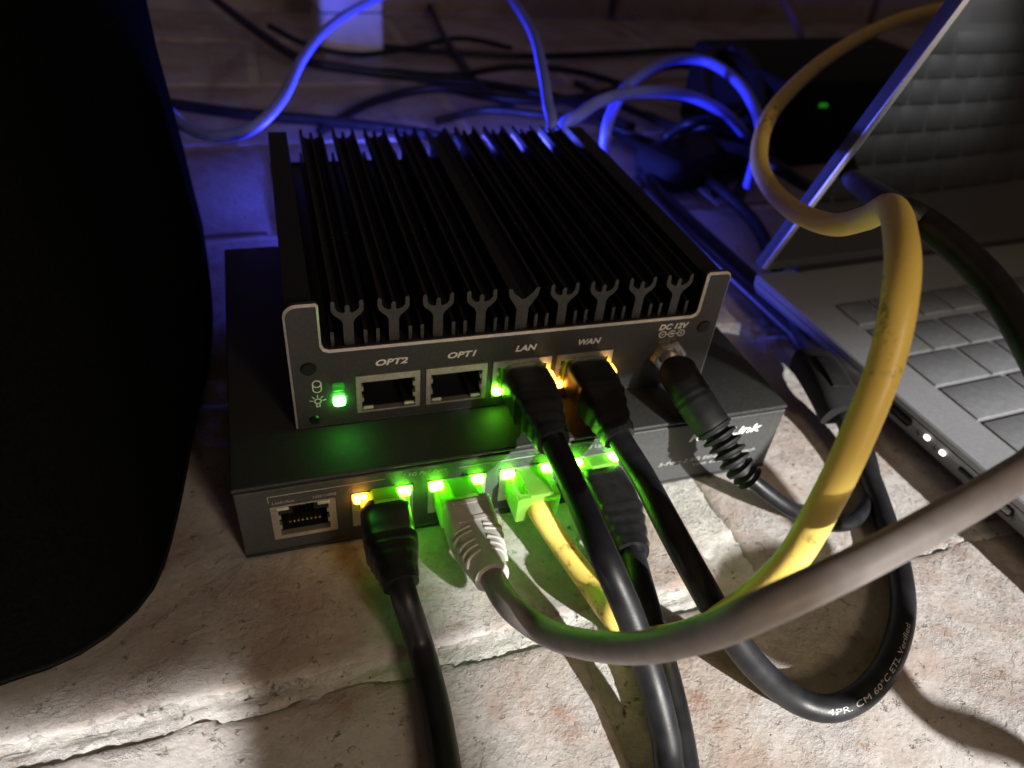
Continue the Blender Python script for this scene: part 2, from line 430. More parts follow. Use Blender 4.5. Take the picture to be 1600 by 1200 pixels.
bm = bmesh.new()
box(bm, (-420, 575, -4), (1100, 600, 420), 2)
wall = build('wall', bm, M['wall']); tag(wall, kind='structure')
SL = [(-420, 118), (126, 340), (348, 640), (648, 1100)]
for i, (a, b2) in enumerate(SL):                      # skirting stones along the wall foot
    build('stone', B((a, 562, -2), (b2, 575.5, 46), 3), M['wall'], wall)

# ------------------------------------------------------------------ firewall box
FX, FY, FA, SH = 14.82, 17.54, -0.0188, 23.83
FW, FH, FHB, FDP = 115.2, 36.8, 23.7, 112.0
fw = empty('firewall_appliance', (FX, FY, SH), FA,
           'black finned fanless firewall box stacked on the network switch', 'network box')
PX0, PP, PW, PZ0, PZ1 = 16.2, 17.5, 15.95, 3.75, 15.4

def plate_with_holes(outer, holes, y_front, y_back, chamfer, mi_edge=1):
    """front plate in the xz plane with rectangular holes and a bright chamfered outer edge"""
    bm = bmesh.new()
    n = len(outer); cen = V((sum(p[0] for p in outer)/n, sum(p[1] for p in outer)/n))
    def inset(poly, d):
        res = []
        for i in range(len(poly)):
            a, b, c = V(poly[i-1]), V(poly[i]), V(poly[(i+1) % len(poly)])
            e1, e2 = (b-a).normalized(), (c-b).normalized()
            n1, n2 = V((-e1.y, e1.x)), V((-e2.y, e2.x)); nb = (n1+n2).normalized()
            res.append(b + nb*(d/max(0.35, nb.dot(n1))))
        return res
    inn = inset(outer, chamfer)
    A = [bm.verts.new((p[0], y_front, p[1])) for p in inn]
    C = [bm.verts.new((p[0], y_front+chamfer, p[1])) for p in outer]
    D = [bm.verts.new((p[0], y_back, p[1])) for p in outer]
    edges = [bm.edges.new((A[i], A[(i+1) % n])) for i in range(n)]
    hl = []
    for h in holes:
        Hh = [bm.verts.new((p[0], y_front, p[1])) for p in h]
        edges += [bm.edges.new((Hh[i], Hh[(i+1) % len(Hh)])) for i in range(len(Hh))]
        hl.append(Hh)
    bmesh.ops.triangle_fill(bm, use_beauty=True, edges=edges)
    for f in bm.faces: f.material_index = 0
    for P, Q, mi in ((A, C, mi_edge), (C, D, 0)):
        for i in range(n):
            f = bm.faces.new((P[i], P[(i+1) % n], Q[(i+1) % n], Q[i])); f.material_index = mi
    for Hh in hl:
        K = [bm.verts.new((v.co.x, y_back, v.co.z)) for v in Hh]
        m_ = len(Hh)
        for i in range(m_): bm.faces.new((Hh[i], K[i], K[(i+1) % m_], Hh[(i+1) % m_]))
    bmesh.ops.recalc_face_normals(bm, faces=bm.faces[:])
    return bm

def rect(x0, x1, z0, z1): return [(x0, z0), (x1, z0), (x1, z1), (x0, z1)]
def arc(cx, cz, r, a0, a1, n=5): return [(cx+r*math.cos(math.radians(a0+(a1-a0)*i/n)), cz+r*math.sin(math.radians(a0+(a1-a0)*i/n))) for i in range(n+1)]

# U shaped faceplate outline, counter-clockwise
EL, ER, X0, X1 = 8.9, 107.9, 0.9, FW
outline = [(X0, 0.2), (X1, 0.2)] + arc(X1-2.0, FH-2.0, 2.0, 0, 90) + [(ER+0.6, FH)] + [(ER, FH-0.6), (ER, FHB+1.6)] + \
          [(ER-0.5, FHB+0.5), (ER-1.6, FHB)] + [(EL+1.6, FHB), (EL+0.5, FHB+0.5)] + [(EL, FHB+1.6), (EL, FH-0.6), (EL-0.6, FH)] + arc(X0+3.2, FH-3.2, 3.2, 90, 180)
holes = [rect(PX0-0.15+PP*i, PX0+PW+0.15+PP*i, PZ0-0.15, PZ1+0.15) for i in range(4)]
holes.append(arc(101.9, 11.4, 4.3, 0, 345, 23))
build('faceplate', plate_with_holes(outline, holes, 0, 1.6, 0.55), [M['plate'], M['cut_edge']], fw, smooth=False)
ch = bmesh.new()
box(ch, (1.4, 15, 0.4), (X1-0.5, FDP, FHB-0.6), 0.4)
box(ch, (1.4, 1.65, 0.4), (3.2, 14.9, FHB-0.6)); box(ch, (X1-2.3, 1.65, 0.4), (X1-0.5, 14.9, FHB-0.6))
box(ch, (3.3, 1.65, 0.4), (X1-2.4, 14.9, 1.6)); box(ch, (3.3, 1.65, FHB-2.2), (X1-2.4, 14.9, FHB-0.6))
build('chassis', ch, M['anodized'], fw)
for sx in (10, 104):
    for sy in (8, 94): build('foot', cyl(bmesh.new(), (sx, sy, -0.0), (0, 0, 1), 3.5, 3.5, 0.6), M['rubber'], fw)

# heat sink: tree shaped fins with pairs of short fins between
def tree_poly(stub=True, wide=0.0):
    t = 1.2+wide; z0 = FHB-0.7
    R = [(t, z0), (t, 29.6), (t+0.5, 30.6), (3.2, 32.0), (3.75, 33.0), (3.75, 35.2), (3.4, 35.8), (2.8, 35.4), (2.7, 33.6), (2.1, 32.8), (1.0, 32.3)]
    if stub: R += [(0.55, 32.6), (0.55, 34.0), (0.25, 34.5)]
    else: R = [(t, z0), (t, 29.4), (t+0.7, 30.6), (3.7, 33.0), (4.1, 35.2), (3.2, 35.4), (2.5, 34.0), (0.5, 32.2)]
    Lf = [(-x, z) for x, z in reversed(R)]
    return R + Lf
def fin_mesh(poly, y0, y1, cuts):
    bm = bmesh.new()
    ys = [y0] + cuts + [y1]
    for a, b2 in zip(ys, ys[1:]):
        t = bmesh.new(); prism(t, poly, a+0.0, b2-(0.9 if b2 != y1 else 0), 'xz')
        merge(bm, t)
    for f in bm.faces:
        f.material_index = 1 if (f.normal.y < -0.9 and f.calc_center_median().y < y0+0.01) else 0
    return bm
CUTS = [36.0, 70.0]
for i in range(9):
    bm = fin_mesh(tree_poly(i != 4, 0.35 if i == 4 else 0), 2.4, FDP, CUTS)
    bm.transform(Matrix.Translation((15.45+10.74*i, 0, 0)))
    build('fin', bm, [M['fin'], M['fin_front_lit']], fw, smooth=False)
for i in range(-1, 9):
    for dx in (3.9, 6.85):
        x = 15.45+10.74*i+dx
        if x < 10.2 or x > 107.0: continue
        bm = fin_mesh(rect(-0.42, 0.42, FHB-0.7, 27.3), 2.4, FDP, [])
        bm.transform(Matrix.Translation((x, 0, 0)))
        build('short_fin', bm, [M['fin'], M['fin_front_lit']], fw, smooth=False)
for xa, xb in ((1.6, 7.6), (108.6, 114.4)):
    build('side_fin', prism(bmesh.new(), rect(xa, xb, FHB-0.7, 34.8), 2.4, FDP), M['fin'], fw, smooth=False)
build('rear_plate', B((1.0, FDP+0.05, 0.3), (FW, FDP+1.6, FHB), 0.3), M['plate'], fw)

def port_unit(parent, x0, z0, wd, ht, yf, latch_up, frame=1.15, top=1.5, pins=True):
    """an RJ45 jack: tinned shield round a dark cavity with gold contacts"""
    x1, z1 = x0+wd, z0+ht
    b_th, t_th = (frame*0.4, top) if not latch_up else (1.2, 0.5)
    bm = bmesh.new()
    box(bm, (x0, yf, z0), (x0+frame, yf+1.7, z1)); box(bm, (x1-frame, yf, z0), (x1, yf+1.7, z1))
    box(bm, (x0+frame, yf, z1-t_th), (x1-frame, yf+1.7, z1)); box(bm, (x0+frame, yf, z0), (x1-frame, yf+1.7, z0+b_th))
    for sx in ((x0+frame, x0+frame+0.5), (x1-frame-0.5, x1-frame)):        # spring fingers
        zc = (z0+z1)/2
        box(bm, (sx[0], yf+0.25, zc-2.6), (sx[1], yf+1.6, zc-1.2)); box(bm, (sx[0], yf+0.25, zc+0.9), (sx[1], yf+1.6, zc+2.3))
    p = build('port', bm, M['shield'], parent, smooth=False)
    ca = bmesh.new()
    box(ca, (x0, yf+1.75, z0), (x0+frame-0.02, yf+12, z1)); box(ca, (x1-frame+0.02, yf+1.75, z0), (x1, yf+12, z1))
    box(ca, (x0+frame, yf+1.75, z1-t_th+0.02), (x1-frame, yf+12, z1)); box(ca, (x0+frame, yf+1.75, z0), (x1-frame, yf+12, z0+b_th-0.02))
    box(ca, (x0+frame+0.01, yf+11.0, z0+b_th), (x1-frame-0.01, yf+11.9, z1-t_th))
    if latch_up:     # stepped mouth: wide below, latch notch above
        box(ca, (x0+frame+0.01, yf+0.5, z1-3.4), (x0+frame+3.4, yf+10.9, z1-t_th-0.02)); box(ca, (x1-frame-3.4, yf+0.5, z1-3.4), (x1-frame-0.01, yf+10.9, z1-t_th-0.02))
    else:
        box(ca, (x0+frame+0.01, yf+0.6, z0+b_th+0.02), (x0+frame+3.0, yf+10.9, z0+2.0)); box(ca, (x1-frame-3.0, yf+0.6, z0+b_th+0.02), (x1-frame-0.01, yf+10.9, z0+2.0))
    build('cavity', ca, M['cavity'], p, smooth=False)
    if pins:
        for i in range(8):
            px = (x0+x1)/2 + (i-3.5)*1.02
            if latch_up: build('contact', B((px-0.22, yf+1.8, z0+3.4), (px+0.22, yf+8.0, z0+4.0)), M['gold'], p, smooth=False)
            else: build('contact', B((px-0.22, yf+4.0, z1-4.6), (px+0.22, yf+8.5, z1-4.0)), M['gold'], p, smooth=False)
    return p

def led_lens(parent, x, y, z, w, h, mt, name='indicator_light', dp=0.9):
    bm = B((x-w/2, y-dp, z-h/2), (x+w/2, y+0.4, z+h/2), min(w, h)*0.28, 3)
    return build(name, bm, mt, parent)

FP = []
for i in range(4):
    p = port_unit(fw, PX0+PP*i, PZ0, PW, PZ1-PZ0, -0.25, False, frame=1.25, top=2.0)
    FP.append(p)
    xl, xr, zl = PX0+PP*i+2.2, PX0+PP*i+PW-2.2, PZ0+1.45
    ml = {2: M['green_led'], 3: M['orange_led']}.get(i, M['unlit_led'])
    mrr = {2: M['lit_plug_edge'], 3: M['lit_plug_edge']}.get(i, M['unlit_led'])
    if i < 2:
        led_lens(p, xl+0.6, -0.1, zl-0.1, 2.6, 0.9, ml, dp=0.25); led_lens(p, xr-0.6, -0.1, zl-0.1, 2.6, 0.9, mrr, dp=0.25)
    else:
        led_lens(p, xl-0.65, -0.3, zl+0.55, 2.3, 2.3, ml, dp=0.9)
        led_lens(p, xr+2.2, -0.35, zl+4.3, 1.5, 2.4, mrr, dp=3.2)  # glowing piece stands in for amber light in the plug's clear edge
# power jack and its nut
j = build('power_jack', ring(bmesh.new(), (101.9, 1.5, 11.4), (0, -1, 0), 2.9, 4.2, 2.2, 28), M['alu'], fw)
nut = bmesh.new()
hexo = [(101.9+5.3*math.cos(math.radians(60*i+10)), 11.4+5.3*math.sin(math.radians(60*i+10))) for i in range(6)]
a = [nut.verts.new((p[0], -0.02, p[1])) for p in hexo]; b_ = [nut.verts.new((101.9+(p[0]-101.9)*.94, -1.7, 11.4+(p[1]-11.4)*.94)) for p in hexo]
c_ = [nut.verts.new((101.9+(p[0]-101.9)*.74, -1.7, 11.4+(p[1]-11.4)*.74)) for p in hexo]; d_ = [nut.verts.new((101.9+(p[0]-101.9)*.74, -0.02, 11.4+(p[1]-11.4)*.74)) for p in hexo]
for P_, Q_ in ((a, b_), (b_, c_), (c_, d_)):
    for i in range(6): nut.faces.new((P_[i], P_[(i+1) % 6], Q_[(i+1) % 6], Q_[i]))
bmesh.ops.recalc_face_normals(nut, faces=nut.faces[:])
build('nut', nut, M['alu'], j, smooth=False)
def screw(parent, x, z, r=2.0, y=-0.02):
    bm = cyl(bmesh.new(), (x, y, z), (0, -1, 0), r, r*0.82, 0.45, 24)
    s = build('screw', bm, M['screw'], parent)
    cr = bmesh.new(); Rm = Matrix.Translation((x, y-0.46, z)) @ Matrix.Rotation(0.5, 4, 'Y')
    box(cr, (-r*0.6, -0.05, -0.16), (r*0.6, 0.05, 0.16), mat=Rm); box(cr, (-0.16, -0.06, -r*0.6), (0.16, 0.04, r*0.6), mat=Rm)
    build('recess', cr, M['slot'], s, smooth=False)
screw(fw, 110.9, 19.9); screw(fw, 5.4, 19.0); screw(fw, 5.6, 3.0, 1.4)
# status lights and their printed symbols
led_lens(fw, 11.9, -0.05, 13.0, 3.0, 2.2, M['green_led_soft'], 'disk_light', 1.0)
led_lens(fw, 11.9, -0.05, 8.6, 3.0, 3.0, M['green_power'], 'power_light', 1.2)
def stroke(bm, pts, r=0.16, y=-0.06):
    for (xa, za), (xb, zb) in zip(pts, pts[1:]):
        d = V((xb-xa, zb-za)); L_ = d.length; n_ = V((-d.y, d.x))/L_*r; e_ = d/L_*r*0.6
        vs = [bm.verts.new((q[0], y, q[1])) for q in ((xa-e_.x+n_.x, za-e_.y+n_.y), (xa-e_.x-n_.x, za-e_.y-n_.y), (xb+e_.x-n_.x, zb+e_.y-n_.y), (xb+e_.x+n_.x, zb+e_.y+n_.y))]
        bm.faces.new(vs)
ic = bmesh.new()
stroke(ic, arc(6.9, 14.3, 1.0, 0, 360, 14)); stroke(ic, [(5.9, 14.3), (5.9, 12.7)], 0.14); stroke(ic, [(7.9, 14.3), (7.9, 12.7)], 0.14); stroke(ic, [(x, z) for x, z in arc(6.9, 12.7, 1.0, 180, 360, 8)], 0.14)
build('symbol', ic, M['print'], fw, smooth=False)
ic = bmesh.new(); stroke(ic, arc(6.8, 8.9, 0.75, 0, 360, 14), 0.15); stroke(ic, [(6.4, 7.9), (6.4, 7.2), (7.2, 7.2), (7.2, 7.9)], 0.13)
for an in (10, 50, 90, 130, 170): stroke(ic, [(6.8+1.15*math.cos(math.radians(an)), 8.9+1.15*math.sin(math.radians(an))), (6.8+1.95*math.cos(math.radians(an)), 8.9+1.95*math.sin(math.radians(an)))], 0.12)
build('symbol', ic, M['print'], fw, smooth=False)
for tx, x, wd in (('OPT2', 21.2, 7.9), ('OPT1', 39.1, 7.4), ('LAN', 56.8, 5.8), ('WAN', 74.1, 6.4)):
    lettering(tx, x, 18.0, wd, 1.75, fw, M['print'], shear=0.25, bold=0.3)
lettering('DC 12V', 97.2, 20.2, 8.8, 1.75, fw, M['print'], shear=0.25, bold=0.3)
ic = bmesh.new()
for cx in (98.7, 101.5, 104.3): stroke(ic, arc(cx, 18.6, 0.98, 0 if cx != 101.5 else 40, 360 if cx != 101.5 else 320, 18), 0.15)
stroke(ic, [(99.7, 18.6), (100.5, 18.6)], 0.13); stroke(ic, [(101.5, 18.6), (103.3, 18.6)], 0.13); stroke(ic, arc(101.5, 18.6, 0.25, 0, 360, 8), 0.16)
stroke(ic, [(98.3, 18.6), (99.1, 18.6)], 0.1); stroke(ic, [(103.9, 18.6), (104.7, 18.6)], 0.1); stroke(ic, [(104.3, 18.2), (104.3, 19.0)], 0.1)
build('symbol', ic, M['print'], fw, smooth=False)

# ------------------------------------------------------------------ network switch
SW, SD = 150.2, 115.0
sw = empty('network_switch', (0, 0, 0), 0, 'black metal five port network switch lying on the bricks under the finned box', 'network switch')
SP0, SPP, SPW, SZ0, SZ1 = 7.4, 19.1, 15.3, 4.9, 16.6
outer = rect(0.0, SW, 0.3, 22.2)
holes = [rect(SP0-0.15+SPP*i, SP0+SPW+0.15+SPP*i, SZ0-0.15, SZ1+0.15) for i in range(5)]
build('front_panel', plate_with_holes(outer, holes, 0, 1.2, 0.25, 0), [M['switch_front'], M['switch_front']], sw, smooth=False)
bd = bmesh.new()
box(bd, (0.3, 14, 0.3), (SW-0.3, SD, 22.2)); box(bd, (0.3, 1.25, 0.3), (1.5, 13.9, 22.2)); box(bd, (SW-1.5, 1.25, 0.3), (SW-0.3, 13.9, 22.2)); box(bd, (1.6, 1.25, 0.3), (SW-1.6, 13.9, 1.3))
build('body', bd, M['switch'], sw, smooth=False)
build('lid', B((-0.5, 0.15, 22.5), (SW+0.5, SD+0.4, SH), 0.55, 3), M['switch'], sw)
build('bottom_lip', B((0.2, -0.5, 0.02), (SW-0.2, 1.0, 0.9), 0.2), M['switch'], sw)
SWP = []
for i in range(5):
    p = port_unit(sw, SP0+SPP*i, SZ0, SPW, SZ1-SZ0, -0.2, True, frame=1.7, top=0.5); SWP.append(p)
    xl, xr = SP0+SPP*i+2.15, SP0+SPP*i+SPW-2.4
    ml = [M['unlit_led'], M['amber_led'], M['green_led'], M['green_led'], M['green_led']][i]
    mr_ = [M['unlit_led']] + [M['green_led']]*4
    if i == 0:
        led_lens(p, xl+0.7, -0.1, 15.4, 3.0, 1.0, ml, dp=0.2); led_lens(p, xr-0.4, -0.1, 15.4, 3.0, 1.0, M['unlit_led'], dp=0.2)
    else:
        led_lens(p, xl, -0.2, 14.95, 3.4, 2.5, ml, dp=1.2); led_lens(p, xr, -0.2, 14.95, 3.3, 2.5, mr_[i], dp=1.2)
def line_print(x0, x1, z, t=0.28): build('printed_line', B((x0, -0.05, z-t/2), (x1, -0.01, z+t/2)), M['print_dim'], sw, smooth=False)
line_print(7.2, 34.8, 20.0, 0.22); line_print(53.5, 79.8, 19.9, 0.22)
build('printed_line', B((7.2, -0.05, 17.9), (7.42, -0.01, 19.85)), M['print_dim'], sw, smooth=False)
lettering('2.5G PoE Port', 39.0, 19.6, 11.4, 1.15, sw, M['print_dim'])
lettering('2.5G Up Link', 85.9, 19.3, 11.6, 1.15, sw, M['print_dim'])
lettering('Link/Act', 8.0, 17.3, 5.2, 0.85, sw, M['print_dim'])
lettering('100/1000', 17.4, 17.3, 5.6, 0.85, sw, M['print_dim'])
lettering('KeepLink', 120.3, 15.6, 23.6, 2.9, sw, M['print'], shear=0.25, bold=0.25)
lettering('5-Port 2.5G Ethernet Switch', 112.6, 7.4, 32.0, 1.25, sw, M['print_dim'])
lettering('With 4-Port PoE', 124.2, 5.2, 15.5, 1.0, sw, M['print_dim'])

# ------------------------------------------------------------------ cables
def at_y(px, py, y):
    d = FWD + RT*((px-800)/FPX) - UP*((py-600)/FPX); return CAM + d*((y-CAM.y)/d.y)
def at_z(px, py, z):
    d = FWD + RT*((px-800)/FPX) - UP*((py-600)/FPX); return CAM + d*((z-CAM.z)/d.z)
def at_d(px, py, wpx, dia=5.4):
    """point seen at a pixel whose real diameter shows wpx wide"""
    d = FWD + RT*((px-800)/FPX) - UP*((py-600)/FPX); return CAM + d*(FPX*dia/wpx)

def sub(path, s0, s1):
    out = []; s = 0
    for i, p in enumerate(path):
        if i: s += (p-path[i-1]).length
        if s0-1e-6 <= s <= s1+1e-6: out.append(p)
    return out

def smooth01(t): t = max(0.0, min(1.0, t)); return t*t*(3-2*t)

def cable(name, label, pts, dia, mt, clear=0.0, boot=0.0, boot_style=None, boot_mat=None, group=None, plug_w=5.85, plug_h=4.0, cat='cable', latch=True, up=1):
    base = pts[0].copy(); base.z = 0
    t = empty(name, base, 0, label, cat, group)
    path = spline(pts, 1.0)
    r = dia/2
    F = frames(path)
    if clear > 0:
        cp = sub(path, 0, clear)
        # the plug reaches back into the port
        back = path[0] + V((0, 10, 0))
        q0 = path[0]; e = cp[-1]
        bm = B((q0.x-plug_w, e.y, q0.z-plug_h), (q0.x+plug_w, q0.y+9, q0.z+plug_h), 0.35, 2)
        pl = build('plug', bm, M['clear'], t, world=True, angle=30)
        if clear > 4:
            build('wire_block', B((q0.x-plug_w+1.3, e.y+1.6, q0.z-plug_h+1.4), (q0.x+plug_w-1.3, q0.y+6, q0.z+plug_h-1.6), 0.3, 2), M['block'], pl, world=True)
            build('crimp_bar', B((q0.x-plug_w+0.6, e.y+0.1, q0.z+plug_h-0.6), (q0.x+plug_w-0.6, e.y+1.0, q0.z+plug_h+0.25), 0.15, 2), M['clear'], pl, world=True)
        if latch:
            lb = bmesh.new()
            e = cp[-1]; q0 = path[0]
            zz = plug_h*up
            poly = [(q0.y+2, q0.z+zz), (q0.y+2, q0.z+zz+1.0*up), (e.y-1.0, e.z+zz+2.6*up), (e.y-1.2, e.z+zz+1.7*up), (q0.y-1, q0.z+zz+0.1*up)]
            tb = bmesh.new(); prism(tb, poly, q0.x-3.0, q0.x+3.0, 'yz'); merge(lb, tb)
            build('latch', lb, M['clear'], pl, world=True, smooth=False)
    if boot > 0:
        s0 = max(0.0, clear-0.6); bp = sub(path, s0, s0+boot)
        def pr(i, s):
            u = s/boot
            if boot_style == 'bulb':
                k = smooth01((u-0.30)/0.70)
                w_, h_ = 6.15*(1-k)+(r+1.0)*k, 5.3*(1-k)+(r+1.0)*k
                if u < 0.10: w_ *= 0.9+u; h_ *= 0.9+u
                if u > 0.45:
                    rb = 0.5+0.5*math.cos((u-0.45)/0.5*math.pi*2*4.0)
                    if u < 0.95: w_ *= 1+0.09*(1-rb); h_ *= 1+0.09*(1-rb)
                return (w_, h_, 5.0*(1-k)+2.2*k)
            k = smooth01((u-0.25)/0.75)
            return (6.1*(1-k)+(r+1.2)*k, 4.9*(1-k)+(r+1.2)*k, 6.0*(1-k)+2.2*k)
        bo = build('boot', sweep(bmesh.new(), bp, pr, n=32), boot_mat, t, world=True, angle=40)
        if boot_style == 'ribbed':
            Fb = frames(bp)
            # window panel and two columns of raised strain-relief ribs on top
            for c_i, (ua, ub) in enumerate([(0.06, 0.24)]):
                i0, i1 = int(ua*len(bp)), int(ub*len(bp))
                pb = bmesh.new()
                for wdt, i_a, i_b in ((3.9, i0, i0+1), (3.9, i1, i1+1)):
                    a_, b2 = bp[i_a], bp[i_b]; tt, rr, uu = Fb[i_a]; a1, h1, _ = pr(i_a, i_a*1.0)
                    sgn = 1 if uu.z > 0 else -1
                    n_ = uu*sgn
                    for sx in (0,):
                        vs = []
                        for hh in (h1-0.4, h1+0.35):
                            vs += [pb.verts.new(a_ - rr*wdt + n_*hh), pb.verts.new(a_ + rr*wdt + n_*hh), pb.verts.new(b2 + rr*wdt + n_*hh), pb.verts.new(b2 - rr*wdt + n_*hh)]
                        for q in ((0, 1, 2, 3), (4, 5, 6, 7), (0, 1, 5, 4), (1, 2, 6, 5), (2, 3, 7, 6), (3, 0, 4, 7)): pb.faces.new([vs[z] for z in q])
                bmesh.ops.recalc_face_normals(pb, faces=pb.faces[:])
                build('grip_bar', pb, boot_mat, bo, world=True, smooth=False)
            for kx in range(5):
                u = 0.36+kx*0.105; ii = int(u*len(bp)); tt, rr, uu = Fb[ii]; n_ = uu if uu.z > 0 else -uu
                a1, h1, pw = pr(ii, ii*1.0)
                for sd in (-1, 1):
                    pts_ = []
                    for q in range(9):
                        an = math.radians(16 + q*9)*1.0
                        x_ = math.sin(an)*a1*1.0; y_ = math.cos(an)**(2/pw*0.9)*h1
                        pts_.append(bp[ii] + rr*sd*x_*1.02 + n_*(y_+0.12) + tt*(q*0.17))
                    build('rib', tube(bmesh.new(), spline(pts_, 0.6), 0.42, 8), boot_mat, bo, world=True)
    s_start = max(0, clear + boot - (3.0 if boot else 2.5))
    jp = sub(path, s_start, 1e9)
    build('jacket', tube(bmesh.new(), jp, r, 20), mt, t, world=True, angle=60)
    return t, path

def px0(i): return FX + (PX0+PP*i+PW/2)
def fport(i):
    x = PX0+PP*i+PW/2; return V((FX + x*math.cos(FA) - 0*math.sin(FA), FY + x*math.sin(FA), SH+(PZ0+PZ1)/2))
def sport(i): return V((SP0+SPP*i+SPW/2, 0, (SZ0+SZ1)/2-0.6))

# black cable in LAN
q = fport(2)
lan, _ = cable('network_cable', 'black network cable in the port marked LAN, running straight down out of frame',
      [q, q+V((0, -8, 0.4)), at_y(843, 645, 0), at_y(868, 698, -12), at_y(903, 775, -29), at_d(945, 872, 42), at_d(985, 965, 42), at_d(1018, 1062, 41.5), at_d(1040, 1150, 42), at_d(1050, 1215, 43), V((77, -92, 4)), V((77, -112, 2.9)), V((78, -140, 2.9))],
      6.0, M['pvc_black'], clear=1.2, boot=27, boot_style='bulb', boot_mat=M['boot_black'], group='black network cables', up=-1)
# black cable in WAN, making the loop at lower right
q = fport(3)
WANP = [q, q+V((0, -8, 0)), at_y(945, 640, -1), at_y(970, 688, -10), at_y(1005, 745, -22), at_d(1040, 812, 39), at_d(1088, 900, 41), at_d(1130, 972, 41), at_d(1180, 1040, 40), at_z(1238, 1090, 5), at_z(1297, 1107, 3.1), at_z(1352, 1082, 3.0),
        at_z(1392, 1028, 3.0), at_z(1411, 957, 3.0), at_z(1405, 887, 3.0), at_z(1387, 825, 3.1), at_z(1363, 755, 4), at_z(1339, 695, 7), at_z(1313, 640, 11), at_z(1287, 592, 12), at_z(1240, 520, 7), at_z(1195, 455, 4), V((205, 175, 4)), V((215, 230, 4))]
wan, wpath = cable('network_cable', 'black network cable in the port marked WAN, looping beside the laptop with white print',
      WANP, 6.0, M['pvc_black'], clear=1.2, boot=26, boot_style='bulb', boot_mat=M['boot_black'], group='black network cables', up=-1)
# white print along the loop
def print_on_cable(t, path, body, start_px, end_px, r, mt, size=1.75):
    def proj(p):
        d = p-CAM; z = d.dot(FWD); return (800+FPX*d.dot(RT)/z, 600-FPX*d.dot(UP)/z)
    ip = min(range(len(path)), key=lambda i: (proj(path[i])[0]-start_px[0])**2+(proj(path[i])[1]-start_px[1])**2)
    iq = min(range(len(path)), key=lambda i: (proj(path[i])[0]-end_px[0])**2+(proj(path[i])[1]-end_px[1])**2)
    seg = path[ip:iq+1]
    S_ = [0]
    for a_, b2 in zip(seg, seg[1:]): S_.append(S_[-1]+(b2-a_).length)
    bm = text_bm(body, size, 0, 0.0, 0.0)
    x1 = max(v.co.x for v in bm.verts); ymid = 0.36*size
    tocam = V((-0.40, -0.50, 0.77)).normalized()
    for v in bm.verts:
        s = v.co.x/x1*S_[-1]; i = 0
        while i < len(S_)-2 and S_[i+1] < s: i += 1
        f_ = (s-S_[i])/max(1e-6, S_[i+1]-S_[i]); c = seg[i].lerp(seg[i+1], f_); tg = (seg[min(i+2, len(seg)-1)]-seg[max(i-1, 0)]).normalized()
        n_ = (tocam - tg*tocam.dot(tg)).normalized(); u_ = n_.cross(tg)
        a_ = (v.co.y-ymid)/r - 0.05
        v.co = c + (n_*math.cos(a_) + u_*math.sin(a_))*(r+0.035)
    return build('lettering', bm, mt, t, smooth=False, world=True)
print_on_cable(wan, wpath, '4PR. CM 60\u00b0C ETL Verified', (1285, 1100), (1414, 985), 3.0, M['print_dim'])
# black cable in the first PoE port
q = sport(1)
cable('network_cable', 'black network cable below the amber light, leaving the bottom edge left of the others',
      [q+V((0.2, 0, 1.3)), at_y(603, 808, -6), at_y(611, 850, -16), at_y(630, 925, -30), at_z(657, 1010, 5), at_z(680, 1100, 3.0), at_z(697, 1200, 3.0), at_z(706, 1290, 3.0)],
      6.0, M['pvc_black'], clear=5.0, boot=25, boot_style='bulb', boot_mat=M['boot_black'], group='black network cables')
# grey cable; the unseen coil at its end is added to cast shadows
q = sport(2)
cable('network_cable', 'pale grey network cable with ribbed grey boot sweeping across the front to the right, with an added unseen coil at its end',
      [q+V((0, 0, 0.8)), at_y(728, 797, -8), at_y(744, 845, -17), at_y(768, 900, -29), at_y(797, 947, -39), at_d(848, 985, 40), at_d(910, 1006, 43.5), at_d(1000, 1012, 48), at_d(1100, 990, 53), at_d(1200, 948, 57), at_d(1350, 877, 55), at_d(1500, 795, 53), at_d(1600, 735, 51), at_d(1720, 665, 50), V((168, -84, 81)), V((184, -112, 81)), V((188, -142, 76))] + [V((169.6+rx*math.cos(an), -176.4+ry*math.sin(an), zz)) for an, rx, ry, zz in [(0.5+0.7*i, 17-0.45*i, 10.5-0.35*i, 70-0.45*i) for i in range(17)]] + [V((178, -196, 64)), V((193, -215, 68)), V((196, -245, 70)), V((197, -300, 66))],
      5.8, M['pvc_grey'], clear=8.5, boot=23, boot_style='ribbed', boot_mat=M['boot_grey'], group='coloured network cables')
# yellow cable
q = sport(3)
YP = [q+V((0, 0, 0.6)), q+V((0, -5, 0.6)), q+V((0.1, -9, 0.5)), at_y(846, 805, -12), at_y(880, 855, -21), at_y(927, 920, -34), at_y(962, 966, -45), at_d(1010, 996, 37), at_d(1080, 988, 40), at_d(1155, 948, 43.5), at_d(1232, 880, 46.5), at_d(1290, 785, 48.5), at_d(1340, 680, 50), at_d(1386, 560, 51), at_d(1408, 450, 51), at_d(1408, 375, 48), at_d(1391, 325, 42), at_d(1350, 342, 36),
      at_d(1300, 351, 33), at_d(1243, 330, 30), at_d(1203, 292, 27), at_d(1186, 248, 25), at_d(1196, 195, 23), at_d(1226, 150, 22), at_d(1290, 92, 20), at_d(1370, 45, 18), at_d(1450, 18, 17), at_d(1540, 5, 16)]
cable('network_cable', 'scuffed yellow network cable with a bare clear plug, arching high over the laptop keyboard',
      YP, 5.8, M['pvc_yellow'], clear=10.5, boot=0, group='coloured network cables')
